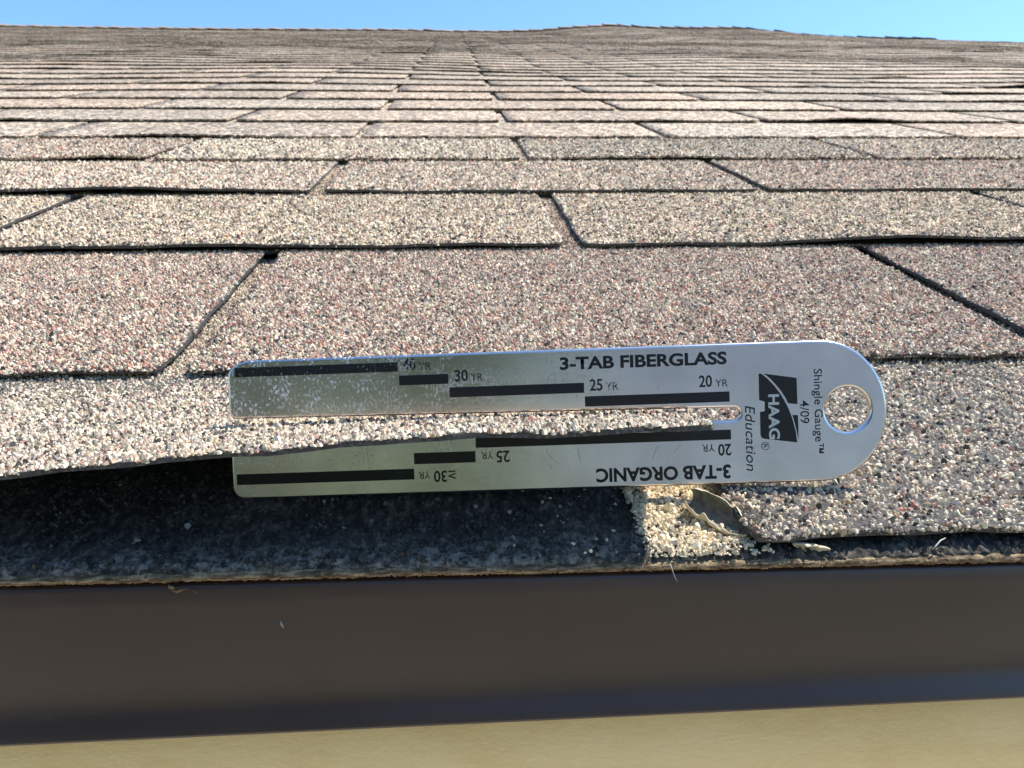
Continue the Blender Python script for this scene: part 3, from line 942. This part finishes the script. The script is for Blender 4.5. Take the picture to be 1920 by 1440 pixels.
# maker's emblem: a block letter cut by a sweeping curve
flat_poly('emblem', [(132.16, 9.74), (132.85, 9.66), (134.44, 8.26), (135.85, 6.68), (137.11, 4.94), (138.09, 3.3), (139.06, 1.36), (139.74, -0.42),
    (140.41, -2.64), (140.94, -5.16), (141.2, -7.6), (133.2, -6.42), (132.57, -6.2), (132.24, -5.45), (132.27, 0.28), (133.43, 0.38), (133.49, 2.73), (132.14, 3.21)], M_INK)
flat_poly('emblem', [(133.37, 9.7), (141.4, 8.36), (141.48, 1.86), (139.17, 2.18), (138.67, 3.37), (137.56, 5.22), (136.29, 6.87), (134.88, 8.53)], M_INK)
flat_poly('emblem', [(140.17, -0.73), (141.53, -0.86), (141.56, -6.82), (141.15, -4.87), (140.7, -2.65)], M_INK)
text('HAAG', 134.3, 137.0, -6.6, 4.5, M_PLAIN, 0.03, 270, 0.0, ZI + 0.00005)
ro = [(133.37 + 1.0 * math.cos(t * math.pi / 12), -8.22 + 1.0 * math.sin(t * math.pi / 12)) for t in range(24)]
bm = bmesh.new()
o_ = [bm.verts.new((x * KS * 1e-3, y * KS * 1e-3, ZI + 0.00004)) for x, y in ro]
i_ = [bm.verts.new(((133.37 + (x - 133.37) * 0.86) * KS * 1e-3, (-8.22 + (y + 8.22) * 0.86) * KS * 1e-3, ZI + 0.00004)) for x, y in ro]
for i in range(24):
    bm.faces.new((o_[i], o_[(i + 1) % 24], i_[(i + 1) % 24], i_[i]))
link('emblem', bm_mesh('emblem', bm), [M_INK], gauge)
text('R', 132.85, 133.9, -8.75, -7.7, M_INK, 0.0, 270)

# ------------------------------------------------------------------ litter on the eave
def roof_obj(name, me, mats):
    o = link(name, me, mats)
    o.matrix_world = ROOF_M
    return o

# loose granules washed down into the gap between the two lowest tabs
n = 15000
lx = rng.uniform(0.103, 0.1625, n); lu = rng.uniform(0.0004, 0.040, n)
dens = np.clip((lx - 0.1338) / 0.002, 0, 1) * 0.994 + 0.006
dens *= np.where(lx > 0.1585, 0.35, 1.0)
keep = rng.uniform(0, 1, n) < dens * (0.74 + 0.6 * fbm(lx * 300, lu * 300, 31))
lx, lu = lx[keep], lu[keep]
hgt = -0.0029 + np.clip(fbm(lx * 330, lu * 330, 33) * 0.0011, -0.0002, 0.0015)
hgt = hgt - 0.0022 * np.clip((lu - 0.006) / 0.03, 0, 1)
ln = hgt + rng.uniform(0, 0.0003, len(lx))
U_ = eave_u(lx) + lu
rad = np.where(rng.uniform(0, 1, len(lx)) < 0.06, 0.85e-3, 0.42e-3) * rng.uniform(0.7, 1.2, len(lx))
gv, gt, gc = granules(lx, np.stack([U_, ln], -1), None, rad, 2, 0.0)
gc = 0.5 * gc + 0.5 * np.array((0.76, 0.69, 0.53)) * np.repeat(rng.uniform(0.75, 1.1, (len(lx), 1)), 8, 0)
warm = rng.uniform(0, 1, len(lx)) < 0.6
gc = gc * np.repeat(np.where(warm[:, None], np.array((1.18, 1.12, 1.0)), np.array((1.0, 1.0, 1.0))), 8, 0)
lo = roof_obj('loose_granules', np_mesh('loose_granules', gv, [gt], gc), [M_GRAN])
tag(lo, 'cream coloured loose granules heaped on the black starter strip beside the curled leaf', 'granules', kind='stuff')

M_LEAF = simple_mat('dry_leaf', [(0.3, (0.10, 0.085, 0.06)), (0.7, (0.27, 0.24, 0.18))], 700.0, 0.8, 0.8, 0.0006, (1, 0.35, 1))
M_LEAF2 = simple_mat('bleached_leaf', [(0.3, (0.50, 0.42, 0.28)), (0.7, (0.70, 0.62, 0.46))], 400.0, 0.8, 0.3, 0.0004)
M_FLAKE = simple_mat('dusty_flake', [(0.3, (0.20, 0.19, 0.17)), (0.7, (0.32, 0.30, 0.27))], 800.0, 0.9)
M_STRAW = simple_mat('pale_fibre', [(0.3, (0.42, 0.40, 0.34)), (0.7, (0.60, 0.58, 0.50))], 900.0, 0.7)

def shell(name, a, b, perp, up, rfun, t0, t1, thick, bend, mt, ns=18, ntt=14, jit=0.0):
    """curled strip: arc from t0 to t1 (degrees) swept from a to b, with a real thickness"""
    a, b, perp, up = Vector(a), Vector(b), Vector(perp).normalized(), Vector(up).normalized()
    V = []
    for side in (0, 1):
        for i in range(ns + 1):
            s_ = i / ns
            c = a.lerp(b, s_) + up * (bend * math.sin(math.pi * s_))
            for j in range(ntt + 1):
                th = math.radians(t0 + (t1 - t0) * j / ntt + (12 * math.sin(5 * s_ + 1) + 9 * math.sin(19 * s_) + 6 * math.sin(37 * s_)) * (2 * j / ntt - 1))
                r_ = rfun(s_) * (1 + jit * math.sin(9 * s_ + 3 * j)) - side * thick
                V.append(tuple(c + perp * (r_ * math.cos(th)) + up * (r_ * math.sin(th))))
    A = np.arange((ns + 1) * (ntt + 1)).reshape(ns + 1, ntt + 1); B = A + A.size
    q = [np.stack([A[:-1, :-1], A[1:, :-1], A[1:, 1:], A[:-1, 1:]], -1).reshape(-1, 4),
         np.stack([B[:-1, :-1], B[:-1, 1:], B[1:, 1:], B[1:, :-1]], -1).reshape(-1, 4)]
    for (e, f) in ((A[:, 0], B[:, 0]), (A[:, -1], B[:, -1]), (A[0], B[0]), (A[-1], B[-1])):
        q.append(np.stack([e[:-1], e[1:], f[1:], f[:-1]], -1))
    q = np.concatenate(q)
    me = np_mesh(name, np.array(V), [q], None, None, np.ones(len(q), bool))
    bm = bmesh.new(); bm.from_mesh(me); bmesh.ops.recalc_face_normals(bm, faces=bm.faces); bm.to_mesh(me); bm.free()
    o = roof_obj(name, me, mt if isinstance(mt, list) else [mt])
    if isinstance(mt, list):       # outer face, inner face and torn rim differ
        n0 = ns * ntt
        me.polygons.foreach_set('material_index', np.array([0] * n0 + [1] * n0 + [2] * (len(me.polygons) - 2 * n0), np.int32))
        me.update()
    return o

lf = shell('curled_leaf', (0.1478, 0.0190, 0.0004), (0.1580, 0.0066, -0.0004), (0.75, 0.66, 0.0), (-0.1, 0.25, 1.0),
           lambda s_: 0.0005 + 0.0031 * math.sin(math.pi * min(1, s_ * 0.9 + 0.08)) ** 0.5 * (1 + 0.10 * math.sin(11 * s_) + 0.05 * math.sin(29 * s_)), -168, 34, 0.00016, 0.0004, [M_LEAF2, M_LEAF, M_LEAF2], jit=0.07, ns=40, ntt=20)
tag(lf, 'dry brown leaf curled into a cup, lying at the edge of the loose granules', 'leaf', 'dry leaf scraps on the eave')
lf2 = shell('leaf_scrap', (0.1672, 0.0030, -0.0017), (0.1752, 0.0010, -0.0022), (0.3, 0.9, 0.0), (0, 0.1, 1.0),
            lambda s_: 0.0002 + 0.0010 * math.sin(math.pi * s_) ** 0.7, -60, 120, 0.00015, -0.0006, M_LEAF2)
tag(lf2, 'narrow bleached leaf sliver on the black ledge below the flat tab', 'leaf', 'dry leaf scraps on the eave')

def tube(name, pts, r, mt, roofspace=True, n=6):
    pts = [Vector(p) for p in pts]
    V = []
    for i, p in enumerate(pts):
        d = (pts[min(i + 1, len(pts) - 1)] - pts[max(i - 1, 0)]).normalized()
        s1 = d.orthogonal().normalized(); s2 = d.cross(s1)
        rr_ = r[i] if isinstance(r, (list, tuple)) else r
        for k in range(n):
            an = 2 * math.pi * k / n
            V.append(tuple(p + s1 * (rr_ * math.cos(an)) + s2 * (rr_ * math.sin(an))))
    F = [(i * n + k, i * n + (k + 1) % n, (i + 1) * n + (k + 1) % n, (i + 1) * n + k) for i in range(len(pts) - 1) for k in range(n)]
    me = bpy.data.meshes.new(name)
    me.from_pydata(V, [], F + [tuple(range(n))[::-1], tuple(range((len(pts) - 1) * n, len(pts) * n))])
    for p in me.polygons: p.use_smooth = True
    o = link(name, me, [mt])
    if roofspace: o.matrix_world = ROOF_M
    return o

st = tube('straw', [(0.1985, 0.0002, -0.0026), (0.1995, 0.0006, -0.0018), (0.2010, 0.0016, -0.0012), (0.2025, 0.0022, -0.0011)],
          [0.00010, 0.00016, 0.00015, 0.00008], M_STRAW)
tag(st, 'short pale straw leaning on the black ledge, farthest from the gauge', 'straw')
ha = tube('hanging_fibre', [(0.1385, -0.0003, -0.0032), (0.1389, -0.0016, -0.0045), (0.1396, -0.0016, -0.0062), (0.1407, -0.0006, -0.0082)],
          [0.00009, 0.00007, 0.00005, 0.00004], M_STRAW)
tag(ha, 'thin pale fibre hanging from the felt edge in front of the brown drip edge', 'fibre')
fl = shell('felt_scrap', (0.0302, 0.0028, -0.0060), (0.0362, 0.0020, -0.0066), (0, -1, 0), (0, 0, 1), lambda s_: 0.0008 + 0.0004 * math.sin(7 * s_), -75, 20, 0.00012, -0.0004, M_FELT, jit=0.15)
tag(fl, 'small torn brown felt scrap hanging under the frayed eave edge', 'scrap')
yl = drip_y(0.0535)
li = tube('lint', [(0.0532, yl - 0.0002, -0.0138), (0.0534, yl - 0.0004, -0.0146), (0.0537, yl - 0.0002, -0.0154), (0.0543, yl - 0.0001, -0.0168), (0.0548, yl - 0.0001, -0.0185)],
          [0.00012, 0.00035, 0.00016, 0.00004, 0.00003], M_FLAKE, False)
tag(li, 'tiny pale speck of lint with a thread stuck on the brown drip edge face', 'lint')

# flakes caught on the shaded starter
for (lab, cx, cu, sz, an) in (('pale flake on the starter strip under the middle of the gauge', 0.1045, 0.021, 0.0007, 0.6), ('pale flake lying nearest the heap of loose granules', 0.1165, 0.0165, 0.0006, 2.1), ('tiny pale flake tucked close under the bottom edge of the gauge', 0.0965, 0.0235, 0.0007, 0.1), ('largest pale flake on the dark strip below the lifted tab', 0.0300, 0.018, 0.0008, 0.2), ('small pale flake farthest from the granule heap, under the lifted tab', 0.0205, 0.013, 0.0007, 1.2), ('small pale flake below the open end of the gauge', 0.066, 0.016, 0.0006, 2.6)):
    u = eave_u(cx) + cu - 0.004
    bm = bmesh.new()
    k = 7
    tp = []
    for i in range(k):
        t_ = 6.283 * i / k
        rr_ = sz * rng.uniform(0.6, 1.1)
        tp.append((cx + rr_ * math.cos(t_ + an), u + 0.7 * rr_ * math.sin(t_ + an), -0.0024 + rng.uniform(0, 0.0006) + 0.0003 * math.sin(t_)))
    f = [bm.verts.new(p) for p in tp]; b = [bm.verts.new((p[0], p[1], p[2] - 0.0002)) for p in tp]
    bm.faces.new(f); bm.faces.new(b[::-1])
    for i in range(k): bm.faces.new((f[i], b[i], b[(i + 1) % k], f[(i + 1) % k]))
    bmesh.ops.recalc_face_normals(bm, faces=bm.faces)
    o = roof_obj('mineral_flake', bm_mesh('mineral_flake', bm), [M_FLAKE])
    tag(o, lab, 'flake', 'mineral flakes on the starter strip')
